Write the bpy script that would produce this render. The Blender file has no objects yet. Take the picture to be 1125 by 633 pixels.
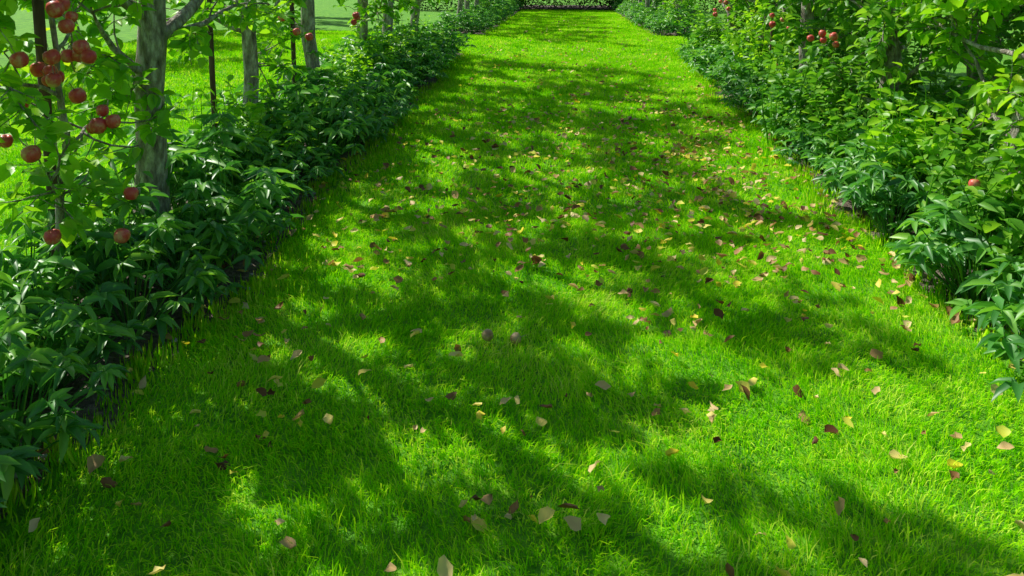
import bpy, bmesh, math, random
import numpy as np
from mathutils import Vector

scene = bpy.context.scene
rng = np.random.default_rng(7)

# ------------------------------------------------------------------ helpers
def mesh_from(name, verts, faces, mats=(), smooth=True, fmat=None):
    me = bpy.data.meshes.new(name)
    verts = np.asarray(verts, dtype=np.float32)
    loops = np.concatenate([f.ravel() for f in faces]).astype(np.int32)
    counts = np.concatenate([np.full(len(f), f.shape[1], dtype=np.int32) for f in faces])
    starts = np.concatenate([[0], np.cumsum(counts)[:-1]]).astype(np.int32)
    me.vertices.add(len(verts)); me.vertices.foreach_set('co', verts.ravel())
    me.loops.add(len(loops)); me.loops.foreach_set('vertex_index', loops)
    me.polygons.add(len(counts)); me.polygons.foreach_set('loop_start', starts)
    try: me.polygons.foreach_set('loop_total', counts)
    except Exception: pass
    for m in mats: me.materials.append(m)
    if fmat is not None: me.polygons.foreach_set('material_index', np.asarray(fmat, dtype=np.int32))
    me.polygons.foreach_set('use_smooth', np.full(len(counts), smooth))
    me.update(calc_edges=True); me.validate()
    return me

def add_obj(name, data, parent=None, loc=(0,0,0), rot=(0,0,0), scale=(1,1,1)):
    o = bpy.data.objects.new(name, data)
    scene.collection.objects.link(o)
    o.location = loc; o.rotation_euler = rot; o.scale = scale
    if parent: o.parent = parent
    return o

def norm(a): return a/np.maximum(np.linalg.norm(a,axis=-1,keepdims=True),1e-9)

GAP0, GAP1, END = 12.5, 15.6, 29.5
def ground_z(y):
    y = np.asarray(y, dtype=float)
    t = np.clip(y-13.5, 0, None)
    return -0.036*np.minimum(t,30)*np.clip(t/3,0,1)

def template(profile, fold=0.16, curl=-0.25):
    V=[(0,0,0)]; T=[];Q=[]
    rows=[]
    for (t,w) in profile:
        i=len(V)
        z=curl*t*t
        V += [(-w,t,z+fold*w),(0,t,z),(w,t,z+fold*w)]
        rows.append((i,i+1,i+2))
    tip=len(V); V.append((0,1,curl))
    a,b,c=rows[0]; T+=[(0,b,a),(0,c,b)]
    for r,s in zip(rows[:-1],rows[1:]):
        Q+=[(r[0],r[1],s[1],s[0]),(r[1],r[2],s[2],s[1])]
    a,b,c=rows[-1]; T+=[(a,b,tip),(b,c,tip)]
    return np.array(V,float),np.array(T),np.array(Q)
OVATE=template([(0.12,0.28),(0.4,0.5),(0.75,0.36)],0.32,-0.2)
LANCE=template([(0.3,0.5),(0.65,0.42)],0.3,-0.25)
DRY=template([(0.18,0.36),(0.45,0.5),(0.75,0.33)],0.45,0.24)

def leaves_arrays(P, D, N, L, W, tmpl):
    V,T,Q=tmpl
    n=len(P); k=len(V)
    D=norm(D); X=norm(np.cross(D,N)); Nn=norm(np.cross(X,D))
    vv = (P[:,None,:] + X[:,None,:]*(V[None,:,0,None]*W[:,None,None])
          + D[:,None,:]*(V[None,:,1,None]*L[:,None,None])
          + Nn[:,None,:]*(V[None,:,2,None]*L[:,None,None]))
    off=(np.arange(n)*k)[:,None,None]
    return vv.reshape(-1,3), (T[None]+off).reshape(-1,3), (Q[None]+off).reshape(-1,4)

class Tubes:
    def __init__(s): s.v=[];s.f=[];s.n=0
    def add(s, pts, rad, sides=6):
        pts=np.asarray(pts,float); m=len(pts)
        d=np.gradient(pts,axis=0); d=norm(d)
        ref=np.array([0.31,0.17,0.93]) if abs(d[0][2])<0.8 else np.array([1.0,0.1,0])
        a=norm(np.cross(d,ref)); b=np.cross(d,a)
        an=np.linspace(0,2*math.pi,sides,endpoint=False)
        r=np.asarray(rad)[:,None,None]
        vv=pts[:,None,:]+r*(a[:,None,:]*np.cos(an)[None,:,None]+b[:,None,:]*np.sin(an)[None,:,None])
        i=np.arange(m-1)[:,None]*sides; j=np.arange(sides)[None,:]; j2=(j+1)%sides
        q=np.stack([i+j,i+j2,i+sides+j2,i+sides+j],-1).reshape(-1,4)+s.n
        s.v.append(vv.reshape(-1,3)); s.f.append(q); s.n+=m*sides
    def mesh(s,name,mats): return mesh_from(name,np.concatenate(s.v),[np.concatenate(s.f)],mats)

def curve(p0,d0,length,segs,wob,rg,grav=0.0):
    pts=[np.array(p0,float)]; d=norm(np.array(d0,float))
    for i in range(segs):
        d=norm(d+rg.normal(0,wob,3)+np.array([0,0,grav]))
        pts.append(pts[-1]+d*length/segs)
    return np.array(pts)

# ------------------------------------------------------------------ materials
def nt(name):
    m=bpy.data.materials.new(name); m.use_nodes=True
    t=m.node_tree; t.nodes.clear()
    return m,t,t.nodes,t.links
def ramp(N,stops):
    r=N.new('ShaderNodeValToRGB'); e=r.color_ramp.elements
    while len(e)<len(stops): e.new(0.5)
    for i,(p,c) in enumerate(stops): e[i].position=p; e[i].color=(*c,1)
    return r
def leaf_mat(name, stops, trans=0.35, rough=0.45, spec=0.4, nscale=1.5, tcol=(1.25,1.3,0.6), nmix=0.5, simple=False, det=1.5):
    m,t,N,L=nt(name)
    geo=N.new('ShaderNodeNewGeometry')
    if nmix>0:
        noi=N.new('ShaderNodeTexNoise'); noi.inputs['Scale'].default_value=nscale; noi.inputs['Detail'].default_value=det
        L.new(geo.outputs['Position'],noi.inputs['Vector'])
        mix=N.new('ShaderNodeMix'); mix.data_type='FLOAT'; mix.inputs[0].default_value=nmix
        L.new(geo.outputs['Random Per Island'],mix.inputs[2]); L.new(noi.outputs['Fac'],mix.inputs[3])
        fac=mix.outputs[0]
    else: fac=geo.outputs['Random Per Island']
    r=ramp(N,stops); L.new(fac,r.inputs[0])
    if simple:
        p=N.new('ShaderNodeBsdfDiffuse'); L.new(r.outputs[0],p.inputs['Color'])
    else:
        p=N.new('ShaderNodeBsdfPrincipled'); p.inputs['Roughness'].default_value=rough
        p.inputs['Specular IOR Level'].default_value=spec
        L.new(r.outputs[0],p.inputs['Base Color'])
    tr=N.new('ShaderNodeBsdfTranslucent')
    mc=N.new('ShaderNodeMix'); mc.data_type='RGBA'; mc.blend_type='MULTIPLY'; mc.inputs[0].default_value=1
    L.new(r.outputs[0],mc.inputs[6]); mc.inputs[7].default_value=(*tcol,1)
    L.new(mc.outputs[2],tr.inputs['Color'])
    ms=N.new('ShaderNodeMixShader'); ms.inputs[0].default_value=trans
    L.new(p.outputs[0],ms.inputs[1]); L.new(tr.outputs[0],ms.inputs[2])
    o=N.new('ShaderNodeOutputMaterial'); L.new(ms.outputs[0],o.inputs[0])
    return m
def noise_mat(name, stops, scale=8, detail=8, rough=0.9, bump=0.4, bscale=40, bdist=0.01, stretch=None):
    m,t,N,L=nt(name)
    geo=N.new('ShaderNodeNewGeometry'); src=geo.outputs['Position']
    if stretch:
        mp=N.new('ShaderNodeMapping'); mp.inputs['Scale'].default_value=stretch
        L.new(src,mp.inputs[0]); src=mp.outputs[0]
    n1=N.new('ShaderNodeTexNoise'); n1.inputs['Scale'].default_value=scale; n1.inputs['Detail'].default_value=detail
    n1.inputs['Roughness'].default_value=0.65
    L.new(src,n1.inputs['Vector'])
    r=ramp(N,stops); L.new(n1.outputs['Fac'],r.inputs[0])
    n2=N.new('ShaderNodeTexNoise'); n2.inputs['Scale'].default_value=bscale; n2.inputs['Detail'].default_value=4
    L.new(src,n2.inputs['Vector'])
    b=N.new('ShaderNodeBump'); b.inputs['Strength'].default_value=bump; b.inputs['Distance'].default_value=bdist
    L.new(n2.outputs['Fac'],b.inputs['Height'])
    p=N.new('ShaderNodeBsdfPrincipled'); p.inputs['Roughness'].default_value=rough
    L.new(r.outputs[0],p.inputs['Base Color']); L.new(b.outputs[0],p.inputs['Normal'])
    o=N.new('ShaderNodeOutputMaterial'); L.new(p.outputs[0],o.inputs[0])
    return m

M_grass=leaf_mat('grass_blade',[(0.22,(0.14,0.52,0.003)),(0.44,(0.33,0.82,0.005)),(0.60,(0.58,0.92,0.014)),(0.82,(0.92,0.92,0.22))],trans=0.38,nscale=2.2,tcol=(1.0,1.06,0.5),simple=True,nmix=.6,det=3)
M_lawn=noise_mat('lawn_ground',[(0.3,(0.05,0.22,0.004)),(0.55,(0.14,0.42,0.006)),(0.75,(0.28,0.52,0.015))],scale=6,bscale=90,bump=0.8,bdist=0.02,detail=4)
M_soil=noise_mat('soil',[(0.3,(0.06,0.045,0.034)),(0.55,(0.18,0.14,0.105)),(0.75,(0.40,0.34,0.28))],scale=22,bscale=60,bump=0.9,bdist=0.03,detail=5)
M_apple_leaf=leaf_mat('apple_leaf',[(0.15,(0.09,0.30,0.012)),(0.5,(0.24,0.56,0.02)),(0.75,(0.44,0.74,0.03)),(0.95,(0.80,0.76,0.04))],trans=0.48,rough=0.42,spec=0.45,nscale=2.0)
M_hedge_leaf=leaf_mat('hedge_leaf',[(0.15,(0.055,0.21,0.02)),(0.5,(0.15,0.42,0.03)),(0.8,(0.34,0.60,0.05)),(0.98,(0.62,0.60,0.05))],trans=0.42,rough=0.42,spec=0.45,nscale=2.5)
M_peony=leaf_mat('border_leaf',[(0.15,(0.04,0.18,0.04)),(0.5,(0.11,0.37,0.06)),(0.76,(0.28,0.60,0.07)),(0.95,(0.66,0.74,0.05))],trans=0.36,rough=0.40,spec=0.5,nscale=2.0)
M_yew=leaf_mat('yew_leaf',[(0.1,(0.01,0.035,0.01)),(0.9,(0.03,0.09,0.02))],trans=0.1,simple=True,nmix=0)  # dark yew tone, also carries the shade of the hedge opening
M_bark=noise_mat('bark',[(0.32,(0.10,0.08,0.06)),(0.5,(0.34,0.30,0.24)),(0.64,(0.66,0.63,0.54))],scale=26,bscale=60,bump=1.0,bdist=0.03,stretch=(1,1,0.35))
M_rust=noise_mat('weathered_stake',[(0.3,(0.05,0.028,0.02)),(0.6,(0.13,0.075,0.05)),(0.8,(0.25,0.19,0.14))],scale=30,bscale=80,bump=0.5,bdist=0.005,stretch=(1,1,0.2))
M_apple=noise_mat('apple_skin',[(0.3,(0.58,0.03,0.03)),(0.5,(0.72,0.09,0.07)),(0.70,(0.78,0.44,0.2))],scale=22,rough=0.4,bump=0.08,detail=4)
M_windfall=noise_mat('windfall_skin',[(0.3,(0.35,0.18,0.08)),(0.6,(0.65,0.46,0.25))],scale=20,rough=0.5,bump=0.1,detail=3)
M_dry=leaf_mat('dry_leaf',[(0.0,(0.14,0.05,0.02)),(0.2,(0.36,0.17,0.06)),(0.40,(0.66,0.40,0.16)),(0.60,(0.88,0.66,0.34)),(0.76,(0.95,0.78,0.16)),(0.88,(0.95,0.75,0.03)),(0.97,(0.75,0.76,0.08))],trans=0.25,rough=0.55,spec=0.35,tcol=(1,1,0.8),nmix=0.0)
M_stone=noise_mat('pebble',[(0.3,(0.2,0.19,0.18)),(0.7,(0.5,0.48,0.44))],scale=30,bump=0.3)

# ------------------------------------------------------------------ ground sheets
LX, RX = -1.5, 1.7
ys=np.unique(np.concatenate([[-300,-60,-10],np.arange(-4,50,0.5),[60,120,400]]))
xs=np.array([-300,-60,-12,-4,0,4,12,60,300.])
gx,gy=np.meshgrid(xs,ys)
gz=ground_z(gy)-0.02
def grid_faces(nr,nc):
    i=np.arange(nr-1)[:,None]*nc; j=np.arange(nc-1)[None]
    return np.stack([i+j,i+j+1,i+nc+j+1,i+nc+j],-1).reshape(-1,4)
add_obj('ground',mesh_from('ground',np.stack([gx,gy,gz],-1).reshape(-1,3),[grid_faces(*gx.shape)],[M_lawn]))

def edge_l(y): return LX+0.07*np.sin(y*2.1)+0.05*np.sin(y*5.3+1)+0.03*np.sin(y*13)
def edge_r(y): return RX+0.07*np.sin(y*1.7+2)+0.05*np.sin(y*4.7)+0.03*np.sin(y*11)
def strip(name,fl,fr,y0,y1,mat,lift,nc,dy=0.06,bumpy=0.0):
    yy=np.arange(y0,y1,dy); t=np.linspace(0,1,nc)
    X=fl(yy)[:,None]*(1-t)+fr(yy)[:,None]*t; Y=np.repeat(yy[:,None],nc,1)
    Z=ground_z(Y)+lift
    if bumpy:
        mound=np.sin(math.pi*t)[None]**0.5
        Z=Z+mound*(0.03+rng.normal(0,bumpy,Z.shape))
    return add_obj(name,mesh_from(name,np.stack([X,Y,Z],-1).reshape(-1,3),[grid_faces(*X.shape)],[mat]))
strip('lawn_path',edge_l,edge_r,-3,END,M_lawn,0.0,8,0.1)
for (y0,y1) in ((-3,GAP0),(GAP1,END)):
    strip('soil_bed',lambda y:LX-1.2+0*y,lambda y:edge_l(y)+0.03,y0,y1,M_soil,-0.008,16,0.06,0.012)
    strip('soil_bed',lambda y:edge_r(y)-0.03,lambda y:RX+1.3+0*y,y0,y1,M_soil,-0.008,16,0.06,0.012)
strip('soil_bed',lambda y:-4+0*y,lambda y:4+0*y,END+.05,END+4,M_soil,0.0,40,0.1,0.008)  # soil added across the hedge opening, its dark tone stands in for shade

# ------------------------------------------------------------------ grass
def blades(S,n,hmin,hmax,w,rg,x,y):
    P=np.stack([rg.uniform(-S/2-.01,S/2+.01,n)+x,rg.uniform(-S/2-.01,S/2+.01,n)+y,np.full(n,-0.004)],-1)
    X,Y=P[:,0],P[:,1]
    f=(np.sin(X*9+2*np.sin(Y*4.3))+np.sin(Y*11+2*np.sin(X*5.1+1))+np.sin((X+Y)*23+3*np.sin(X*7)))/3
    a=rg.uniform(0,2*math.pi,n); h=rg.uniform(hmin,hmax,n)*rg.choice([1,1,1,1.4],n)*(1+.38*f)
    lean=rg.uniform(0.25,1.25,n)
    b=a+rg.normal(0,0.8,n)+math.pi/2
    cx=np.cos(2.3*np.sin(X*3.1)+2.1*np.sin(Y*2.7+X)); cy=np.sin(2.3*np.sin(X*3.1)+2.1*np.sin(Y*2.7+X))
    wd=np.stack([np.cos(a),np.sin(a),0*a],-1)*(w*rg.uniform(.7,1.3,n))[:,None]
    ld=np.stack([np.cos(b)+.5*cx,np.sin(b)+.5*cy,0*b],-1)
    m=P+ld*(h*lean*0.3)[:,None]+np.array([0,0,1])*(h*0.55)[:,None]
    t=P+ld*(h*lean*0.85)[:,None]+np.array([0,0,1])*(h*(1-lean*0.3))[:,None]
    return np.stack([P-wd/2,P+wd/2,m+wd*.45,m-wd*.45,t],1).reshape(-1,3)
S=0.8
KIND={'hi':(8000,0.02,0.046,0.0036),'md':(3600,0.022,0.046,0.0056),'lo':(1400,0.022,0.045,0.011)}
def grass_field(name,cells,seed):
    rg=np.random.default_rng(seed); VV=[]
    for (kind,x,y) in cells:
        n,h0,h1,w=KIND[kind]
        v=blades(S,n,h0,h1,w,rg,x,y)
        v[:,2]+=ground_z(v[:,1])+0.002
        VV.append(v)
    V=np.concatenate(VV); n=len(V)//5; o=(np.arange(n)*5)[:,None]
    return add_obj(name,mesh_from(name,V,[np.array([[3,2,4]])+o,np.array([[0,1,2,3]])+o],[M_grass]))
random.seed(3)
grass_field('lawn_grass',[('hi' if y<5.2 else ('md' if y<12 else 'lo'),LX+S/2+k*S,y) for y in np.arange(-0.4,END-.3,S) for k in range(4)],21)
cells=[('md' if (k<2 and y<7) else 'lo',LX-1.2-S/2-k*S,y) for y in np.arange(1.2,17,S) for k in range(6)]
cells+=[('lo',x,y) for y in (12.9,13.7,14.5,15.2) for x in (-1.9,-2.5,2.1,2.9,3.7)]
grass_field('meadow_grass',cells,22)

def edge_tufts(name,fe,side,n,seed,hs=1.0):
    rg=np.random.default_rng(seed)
    ty=np.concatenate([rg.uniform(0.5,GAP0,n),rg.uniform(GAP1,24,n//6)]); tx=fe(ty)+side*rg.normal(0.03,0.06,len(ty))
    k=14; n2=len(ty)*k
    P=np.repeat(np.stack([tx,ty,ground_z(ty)-0.01],-1),k,0)+np.stack([rg.normal(0,.025,n2),rg.normal(0,.025,n2),np.zeros(n2)],-1)
    a=rg.uniform(0,2*math.pi,n2); D=np.stack([np.cos(a)*.8,np.sin(a)*.8,np.full(n2,1.0)],-1)
    Nn=np.stack([np.cos(a),np.sin(a),np.full(n2,.2)],-1)
    L=hs*rg.uniform(.035,.09,n2)*np.repeat(rg.uniform(.5,1.3,len(ty)),k)
    v,t,q=leaves_arrays(P,D,Nn,L,np.full(n2,.0045),template([(0.3,.5),(0.7,.4)],0.2,-0.35))
    add_obj(name,mesh_from(name,v,[t,q],[M_grass]))
edge_tufts('edge_grass',edge_l,-1,560,5)
edge_tufts('edge_grass',edge_r,1,560,6)

# ------------------------------------------------------------------ apple trees
def apple_parts(R=0.033):
    prof=[(0.0,0.55),(0.18,0.78),(0.45,0.9),(0.8,0.72),(1.0,0.2),(0.93,-0.3),(0.68,-0.75),(0.36,-0.9),(0.12,-0.78),(0.0,-0.7)]
    n=14; V=[]
    for (r,z) in prof:
        for k in range(n):
            a=2*math.pi*k/n; rr=r*R*(1+0.03*math.cos(5*a)*(z<0))
            V.append((rr*math.cos(a),rr*math.sin(a),z*R))
    q=grid_faces(len(prof),n)
    extra=np.array([[i*n+n-1,i*n,(i+1)*n,(i+1)*n+n-1] for i in range(len(prof)-1)])
    V=np.array(V); F=np.concatenate([q,extra])
    tb=Tubes(); tb.add([(0,0,.5*R),(0.003,0,R*1.1),(0.008,0.002,R*1.9)],[.0018,.0014,.0014],5)
    return V,F,tb.v[0],tb.f[0]+len(V)
AV,AF,SV,SF=apple_parts()
APPLE=mesh_from('apple',np.concatenate([AV,SV]),[np.concatenate([AF,SF])],[M_apple,M_bark],fmat=[0]*len(AF)+[1]*len(SF))
WIND=mesh_from('windfall',np.concatenate([AV,SV]),[np.concatenate([AF,SF])],[M_windfall,M_bark],fmat=[0]*len(AF)+[1]*len(SF))

def build_tree(seed,r0=0.075,height=2.5,zmin=0.6,nlimb=13,sub=7,twigs=4,spread=0.95,thick=0.45,lean=(0,0),leaf=0.07,mat=None,extra=(),zpow=1.0):
    rg=np.random.default_rng(seed)
    wood=Tubes()
    m=16; zz=np.linspace(-0.05,height,m)
    wob=np.cumsum(rg.normal(0,0.018,(m,2)),0)
    pts=np.stack([wob[:,0]+lean[0]*zz,wob[:,1]+lean[1]*zz,zz],-1)
    pts[:,:2]-=pts[0,:2]
    rad=r0*(1-0.72*(zz/height).clip(0,1)); rad[0]*=1.25; rad*=1+rg.normal(0,.06,m)
    wood.add(pts,rad,12)
    LP=[];LD=[];LN=[]
    def trunk_at(z):
        return np.array([np.interp(z,zz,pts[:,0]),np.interp(z,zz,pts[:,1]),z]), np.interp(z,zz,rad)
    limbs=[]
    for i in range(nlimb):
        z=zmin+(height-zmin)*((i+rg.uniform(0,.8))/nlimb)**zpow
        sgn=1 if i%2 else -1
        d=np.array([rg.normal(0,thick),sgn*rg.uniform(.7,1),rg.uniform(0.0,.55)])
        limbs.append((z,d,spread*rg.uniform(.6,1.15),0.33))
    for e in extra: limbs.append(e)
    for (z,d,ln,rf) in limbs:
        p,r=trunk_at(z)
        lp=curve(p,d,ln,7,0.16,rg,0.02)
        rr=np.linspace(max(r*rf,0.009),0.005,8)
        wood.add(lp,rr,7)
        for s in range(sub):
            t=rg.uniform(0.15,1.0)*7; k=min(int(t),6); q=lp[k]+(lp[k+1]-lp[k])*(t-k)
            dd=norm(norm(lp[k+1]-lp[k])*0.5+rg.normal(0,1,3)*np.array([thick+.35,.7,.7])+np.array([0,0,.15]))
            sp=curve(q,dd,rg.uniform(.15,.38),4,.2,rg,0.0)
            wood.add(sp,np.linspace(.006,.003,5),4)
            for w in range(twigs):
                kk=rg.integers(1,5); q2=sp[kk]
                d2=norm(norm(sp[kk]-sp[kk-1])*.6+rg.normal(0,.7,3))
                tp=curve(q2,d2,rg.uniform(.08,.22),3,.2,rg,-0.03)
                wood.add(tp,np.linspace(.003,.0015,4),3)
                nl=rg.integers(5,11)
                tt=rg.uniform(0.1,3,nl).clip(0,2.99); ki=tt.astype(int)
                pp=tp[ki]+(tp[ki+1]-tp[ki])*(tt-ki)[:,None]
                LP.append(pp)
                a=rg.uniform(0,2*math.pi,nl)
                LD.append(np.stack([np.cos(a),np.sin(a),rg.normal(-.15,.45,nl)],-1)+d2*.5)
                LN.append(np.stack([rg.normal(0,.5,nl),rg.normal(0,.5,nl),np.ones(nl)],-1))
    P=np.concatenate(LP);D=np.concatenate(LD);Nn=np.concatenate(LN)
    keep=P[:,2]>0.1; P,D,Nn=P[keep],D[keep],Nn[keep]
    n=len(P); L=leaf*rg.uniform(.6,1.25,n); W=L*rg.uniform(.5,.7,n)
    P=P+norm(D)*0.012
    v,t,q=leaves_arrays(P,D,Nn,L,W,OVATE)
    return wood.mesh('tree_wood',[M_bark]), mesh_from('tree_leaves',v,[t,q],[mat or M_apple_leaf])

def place_tree(name,meshes,x,y,rz=0,s=1.0,apples=(),asc=1.0):
    e=add_obj(name,None,None,(x,y,float(ground_z(y))),(0,0,rz),(s,s,s))
    own = y<13 and abs(x)<3
    add_obj('trunk_and_branches',meshes[0].copy() if own else meshes[0],e)
    add_obj('leaves',meshes[1].copy() if own else meshes[1],e)
    for k,(ax,ay,az) in enumerate(apples):
        c,sn=math.cos(-rz),math.sin(-rz); dx,dy=ax-x,ay-y
        add_obj(f'apple_fruit_{k}',APPLE,e,((dx*c-dy*sn)/s,(dx*sn+dy*c)/s,(az-float(ground_z(y)))/s),(random.uniform(-.4,.4),random.uniform(-.4,.4),random.uniform(0,6)),(asc*random.uniform(.72,1.02)/s,)*3)
    return e

T_A=build_tree(11,r0=0.085,height=3.5,zmin=0.95,nlimb=12,sub=7,twigs=4,lean=(0.03,-0.02),leaf=.078,
   extra=[(1.15,np.array([.35,.6,.4]),1.0,.6),(1.25,np.array([-.2,-.6,.6]),0.9,.5)])
LV=[build_tree(12+i,r0=0.06,height=3.6,zmin=0.62,nlimb=15,sub=7,twigs=4,thick=.42,leaf=.078) for i in range(3)]
T_Y=build_tree(31,r0=0.02,height=2.3,zmin=0.5,nlimb=9,sub=6,twigs=4,spread=.6,thick=.6,leaf=.085)
RV=[build_tree(52+i,r0=0.075,height=2.6,zmin=0.4,nlimb=14,sub=7,twigs=5,thick=.40,leaf=.085,mat=M_hedge_leaf if i!=2 else M_apple_leaf) for i in range(3)]

def cluster(c,n,s=.05):
    return [tuple(np.array(c)+rng.normal(0,s,3)) for _ in range(n)]
place_tree('apple_tree',T_A,-2.12,3.95)
yap=cluster((-1.89,3.08,1.2),7,.045)+cluster((-2.05,3.06,1.07),8,.06)+cluster((-1.84,3.03,.93),4,.035)+cluster((-2.0,3.0,1.35),3,.05)+cluster((-2.0,2.75,.85),3,.04)+[(-1.87,2.78,.55),(-1.715,2.97,.49),(-1.74,3.1,.62)]
place_tree('apple_tree',T_Y,-2.15,3.2,apples=yap)
k=0
lap={5.6:cluster((-1.8,5.5,1.05),3,.05),7.3:cluster((-1.8,7.1,1.0),3,.06)}
for y,sc in ((-1.4,1),(0.4,1),(2.0,1),(5.6,1.05),(7.3,1.15),(8.9,1.2),(10.4,1.25),(11.8,1.2)):
    place_tree('apple_tree',LV[k%3],-2.2+random.uniform(-.06,.06),y,random.choice([0,math.pi]),sc*random.uniform(.95,1.05),apples=lap.get(y,())); k+=1
rap={7.65:[(1.95,7.45,.97),(2.0,7.4,.9),(1.82,7.1,.6),(1.82,7.3,1.02),(1.80,7.2,.95)],
     9.5:cluster((1.78,9.3,.95),5,.08),5.9:cluster((1.80,5.8,1.0),5,.06),4.2:[(1.9,3.8,.52)]}
for y in (-1.0,0.8,2.5,4.2,5.9,7.65,9.5,11.2):
    place_tree('apple_tree',RV[k%3],2.28+random.uniform(-.05,.05),y,random.choice([0,math.pi]),random.uniform(.95,1.08),apples=rap.get(y,()),asc=.9); k+=1
for y in np.arange(16.4,END+1,2.0):
    place_tree('apple_tree',LV[k%3],-2.15,y,random.choice([0,math.pi]),random.uniform(.95,1.1)); k+=1
    place_tree('apple_tree',RV[k%3],2.25,y,random.choice([0,math.pi]),random.uniform(.95,1.1))
for y in np.arange(3,24,2.3):
    place_tree('apple_tree',RV[k%3],-7.6,y,random.uniform(0,6),1.15); k+=1
for y in np.arange(3.6,13,1.6):
    place_tree('apple_tree',RV[k%2],3.35,y,random.uniform(-.2,.2),.95); k+=1

for (x,y,s) in ((-2.19,3.28,1),(-2.2,4.95,.75),(-2.2,6.5,.8),(2.2,8.8,.8)):
    sk=Tubes(); sk.add([(0,0,-.1),(0,0,.8),(0.005,0,1.7),(0.005,0,1.72)],[.024*s,.023*s,.022*s,.005],10)
    add_obj('wooden_tree_stake',sk.mesh('stake',[M_rust]),None,(x,y,0))

# ------------------------------------------------------------------ border plants
def border_plant(seed,h=.45,r=.32,stems=50):
    rg=np.random.default_rng(seed); tb=Tubes(); P=[];D=[];Nn=[];L=[]
    for s in range(stems):
        a=rg.uniform(0,2*math.pi); rr=r*math.sqrt(rg.uniform(0,1)); hh=h*(1-.55*(rr/r)**2)*rg.uniform(.45,1.1)
        tip=np.array([rr*math.cos(a),rr*math.sin(a),hh]); base=tip*np.array([.2,.2,0])
        midp=base*.5+tip*.5+np.array([0,0,hh*.12])
        tb.add([base,midp,tip],[.004,.003,.002],4)
        nl=rg.integers(5,9); ang=a+np.linspace(-2.2,2.2,nl)+rg.normal(0,.12,nl)
        D.append(np.stack([np.cos(ang),np.sin(ang),rg.normal(-.05,.22,nl)],-1))
        tilt=np.array([math.cos(a)*.5,math.sin(a)*.5,1])+rg.normal(0,.25,3)
        Nn.append(np.repeat(tilt[None],nl,0)+rg.normal(0,.15,(nl,3)))
        P.append(np.repeat(tip[None],nl,0)); L.append(rg.uniform(.7,1.1,nl)*rg.uniform(.08,.145))
    P=np.concatenate(P);D=np.concatenate(D);Nn=np.concatenate(Nn);L=np.concatenate(L)
    v,t,q=leaves_arrays(P,D,Nn,L,L*.31,LANCE)
    V=np.concatenate([np.concatenate(tb.v),v]); n0=tb.n
    F4=np.concatenate(tb.f)
    return mesh_from('border_plant',V,[F4,t+n0,q+n0],[M_peony])
BP=[border_plant(70+i,h=.42+.05*i,r=.3+.02*i) for i in range(4)]
def shoots(seed,mat):
    rg=np.random.default_rng(seed); tb=Tubes(); LP=[];LD=[]
    for s in range(16):
        a=rg.uniform(0,6.28); st=curve((rg.normal(0,.1),rg.normal(0,.14),0),(math.cos(a)*.35,math.sin(a)*.35,1),rg.uniform(.45,.95),7,.12,rg)
        tb.add(st,np.linspace(.006,.002,8),5)
        nl=22; t=rg.uniform(1.2,6.99,nl); ki=t.astype(int)
        LP.append(st[ki]+(st[ki+1]-st[ki])*(t-ki)[:,None])
        b=rg.uniform(0,6.28,nl); LD.append(np.stack([np.cos(b),np.sin(b),rg.normal(.1,.35,nl)],-1))
    P=np.concatenate(LP);D=np.concatenate(LD);n=len(P)
    L=rg.uniform(.05,.1,n)
    v,t,q=leaves_arrays(P,D,rg.normal(0,.4,(n,3))+np.array([0,0,1]),L,L*rg.uniform(.55,.72,n),OVATE)
    n0=tb.n
    return mesh_from('shoots',np.concatenate([np.concatenate(tb.v),v]),[np.concatenate(tb.f),t+n0,q+n0],[mat])
SH=[shoots(90,M_apple_leaf),shoots(91,M_hedge_leaf),shoots(92,M_hedge_leaf)]
for (y0,y1,dy) in ((0.2,GAP0-.2,.42),(GAP1+.3,END,.9)):
    for y in np.arange(y0,y1,dy):
        for side in (-1,1):
            for row in range(2):
                x=(LX-.27-.42*row if side<0 else RX+.20+.42*row)+random.uniform(-.08,.08)
                s=random.uniform(.78,1.15)*(1.0 if row==0 else 1.15)
                if side>0 and row==0: s*=.92
                yy=y+random.uniform(-.12,.12)
                me=random.choice(BP)
                if side<0 and row==0 and abs(yy-2.75)<.2: x-=.16; s*=.8
                add_obj('peony_plant',me.copy() if y<GAP0 else me,None,(x,yy,float(ground_z(yy))),(0,0,random.uniform(0,6.28)),(s,s,s*random.uniform(.9,1.15)))
            if y<GAP0:
                pos=[]
                if side>0: pos=[2.05,2.6] if random.random()<.8 else [2.5]
                elif y>4.6 and random.random()<.7: pos=[-2.05]
                for x in pos:
                    s=random.uniform(.75,1.12)*(1.15 if x>2.3 else (.85 if x<0 else 1)); yy=y+random.uniform(-.2,.2)
                    add_obj('apple_shoots',(random.choice(SH) if x>0 else SH[0]).copy(),None,(x+random.uniform(-.12,.12),yy,0),(0,0,random.uniform(0,6.28)),(s,s,s))

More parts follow.
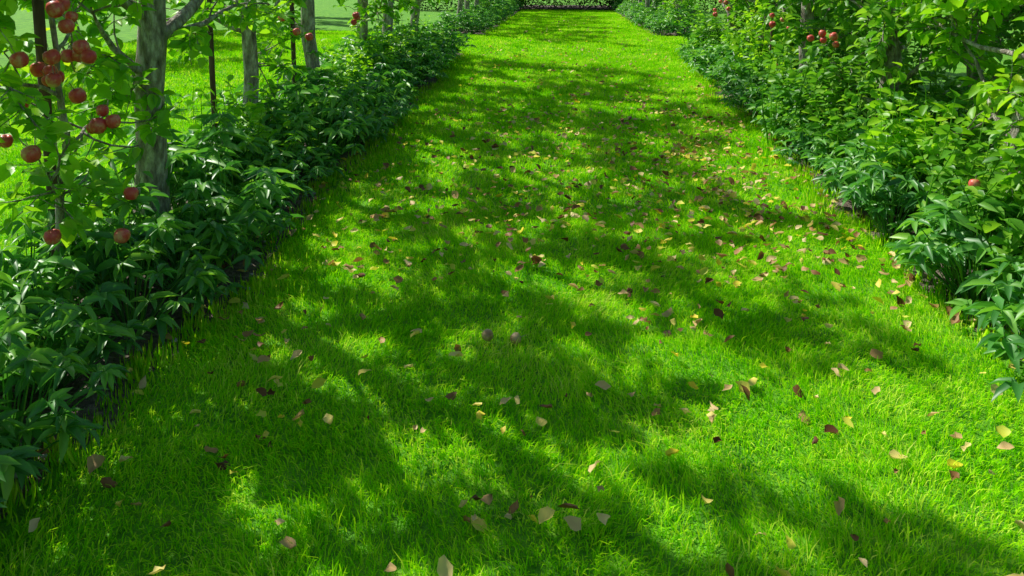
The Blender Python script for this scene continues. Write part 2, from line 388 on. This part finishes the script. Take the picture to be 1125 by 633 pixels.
def hedge_part(rg,x0,x1,z0,z1,y0,y1,n):
    P=np.stack([rg.uniform(x0,x1,n),rg.uniform(y0,y1,n),rg.uniform(z0,z1,n)],-1)
    a=rg.uniform(0,6.28,n)
    return leaves_arrays(P,np.stack([np.cos(a),np.sin(a),rg.normal(0,.5,n)],-1),rg.normal(0,.5,(n,3))+np.array([0,0,1]),rg.uniform(.06,.12,n),rg.uniform(.04,.06,n),OVATE)
rg=np.random.default_rng(5); hv=[];ht=[];hq=[];n0=0
for a in ((-6,-1.35,-.1,2.8,-.5,.6,8000),(1.35,6,-.1,2.8,-.5,.6,8000),(-1.35,1.35,.75,2.8,-.5,1.6,12000),(-2.5,2.5,-.1,2.8,1.7,2.6,12000)):
    v,t,q=hedge_part(rg,*a); hv.append(v);ht.append(t+n0);hq.append(q+n0);n0+=len(v)
add_obj('background_hedge',mesh_from('hedge',np.concatenate(hv),[np.concatenate(ht),np.concatenate(hq)],[M_yew]),None,(0.1,END-.6,float(ground_z(END))))

# ------------------------------------------------------------------ fallen leaves
def fallen(seed):
    rg=np.random.default_rng(seed); pts=[]
    def add(n,x0,x1,y0,y1):
        pts.append(np.stack([rg.uniform(x0,x1,n),rg.uniform(y0,y1,n)],-1))
    add(190,-1.45,1.7,1.2,4.0)
    add(380,-1.35,1.6,3.6,8)
    add(420,-1.2,1.6,7,13)
    add(180,-1.2,1.6,13,24)
    # wind-gathered clumps
    for _ in range(60):
        cx,cy=rg.uniform(-1.3,1.6),1.8+7*rg.random()**.8
        m=rg.integers(3,8); pts.append(np.stack([rg.normal(cx,.06,m),rg.normal(cy,.07,m)],-1))
    for (cx,cy,sx,sy,n) in ((1.1,5.8,.35,.9,380),(.5,5.4,.45,.9,240),(.2,4.3,.45,.5,80),(1.3,4.5,.25,.5,60),(1.5,7.5,.2,2,120),(-.4,6,.5,1,110),(-.1,4.8,.6,.3,55),(-1.1,2.9,.12,.14,13),(-.95,2.45,.08,.08,10),(1.65,4,.1,1.5,90),(-1.55,4,.09,1.8,80),(-.8,4.6,.3,.5,50)):
        pts.append(np.stack([rg.normal(cx,sx,n),rg.normal(cy,sy,n)],-1))
    p=np.concatenate(pts); p=p[(p[:,0]>-1.75)&(p[:,0]<1.9)&(p[:,1]>.8)]
    n=len(p); a=rg.uniform(0,6.28,n)
    P=np.stack([p[:,0],p[:,1],ground_z(p[:,1])+rg.uniform(.032,.05,n)],-1)
    D=np.stack([np.cos(a),np.sin(a),rg.normal(0,.25,n)],-1)
    Nn=rg.normal(0,.32,(n,3))+np.array([0,0,1]); Nn[:,2]*=np.where(rg.random(n)<.28,-1,1)
    L=rg.uniform(.022,.062,n); W=L*rg.uniform(.45,.9,n)
    v,t,q=leaves_arrays(P,D,Nn,L,W,DRY)
    v=v+rg.normal(0,.003,v.shape)
    add_obj('fallen_leaves',mesh_from('fallen_leaves',v,[t,q],[M_dry]))
fallen(9)
for (x,y) in ((-.30,3.15),(-.185,3.13)):
    add_obj('fallen_apple',WIND,None,(x,y,.034),(1.2,.4,random.uniform(0,6)),(.75,.75,.7))

rg=np.random.default_rng(4)
bm=bmesh.new()
for k in range(260):
    side=rg.random()<.5; y=rg.uniform(1.2,9); x=(edge_l(y)-rg.uniform(.02,.4)) if side else (edge_r(y)+rg.uniform(.02,.4))
    r=rg.uniform(.006,.02)
    res=bmesh.ops.create_icosphere(bm,subdivisions=1,radius=r)
    for v in res['verts']:
        v.co=Vector((v.co.x*rg.uniform(.9,1.3)+x,v.co.y*rg.uniform(.9,1.2)+y,v.co.z*.6+.03))
me=bpy.data.meshes.new('pebbles'); bm.to_mesh(me); bm.free(); me.materials.append(M_stone)
add_obj('pebbles',me)

# ------------------------------------------------------------------ light
sd=Vector((-0.78,0.62,0)).normalized(); el=math.radians(45)
sv=Vector((sd.x*math.cos(el),sd.y*math.cos(el),math.sin(el)))
sun=bpy.data.lights.new('sun','SUN'); sun.energy=5; sun.angle=math.radians(.5); sun.color=(1,.97,.88)
so=add_obj('sun',sun); so.rotation_euler=sv.to_track_quat('Z','Y').to_euler(); so.location=(-10,10,15)
w=bpy.data.worlds.new('World'); scene.world=w; w.use_nodes=True
N=w.node_tree.nodes; L=w.node_tree.links
sky=N.new('ShaderNodeTexSky'); sky.sky_type='NISHITA'; sky.sun_disc=False
sky.sun_elevation=el; sky.sun_rotation=math.atan2(sd.x,sd.y)
L.new(sky.outputs[0],N['Background'].inputs[0]); N['Background'].inputs[1].default_value=.105

# ------------------------------------------------------------------ camera
cam=bpy.data.cameras.new('camera'); cam.lens=28.8; cam.sensor_width=36; cam.shift_y=-0.219; cam.clip_end=1000
co=add_obj('camera',cam); co.location=(0,0,1.6); co.rotation_euler=(math.radians(82),0,math.radians(3.65))
scene.camera=co
scene.view_settings.view_transform='Standard'; scene.view_settings.look='None'; scene.view_settings.exposure=0
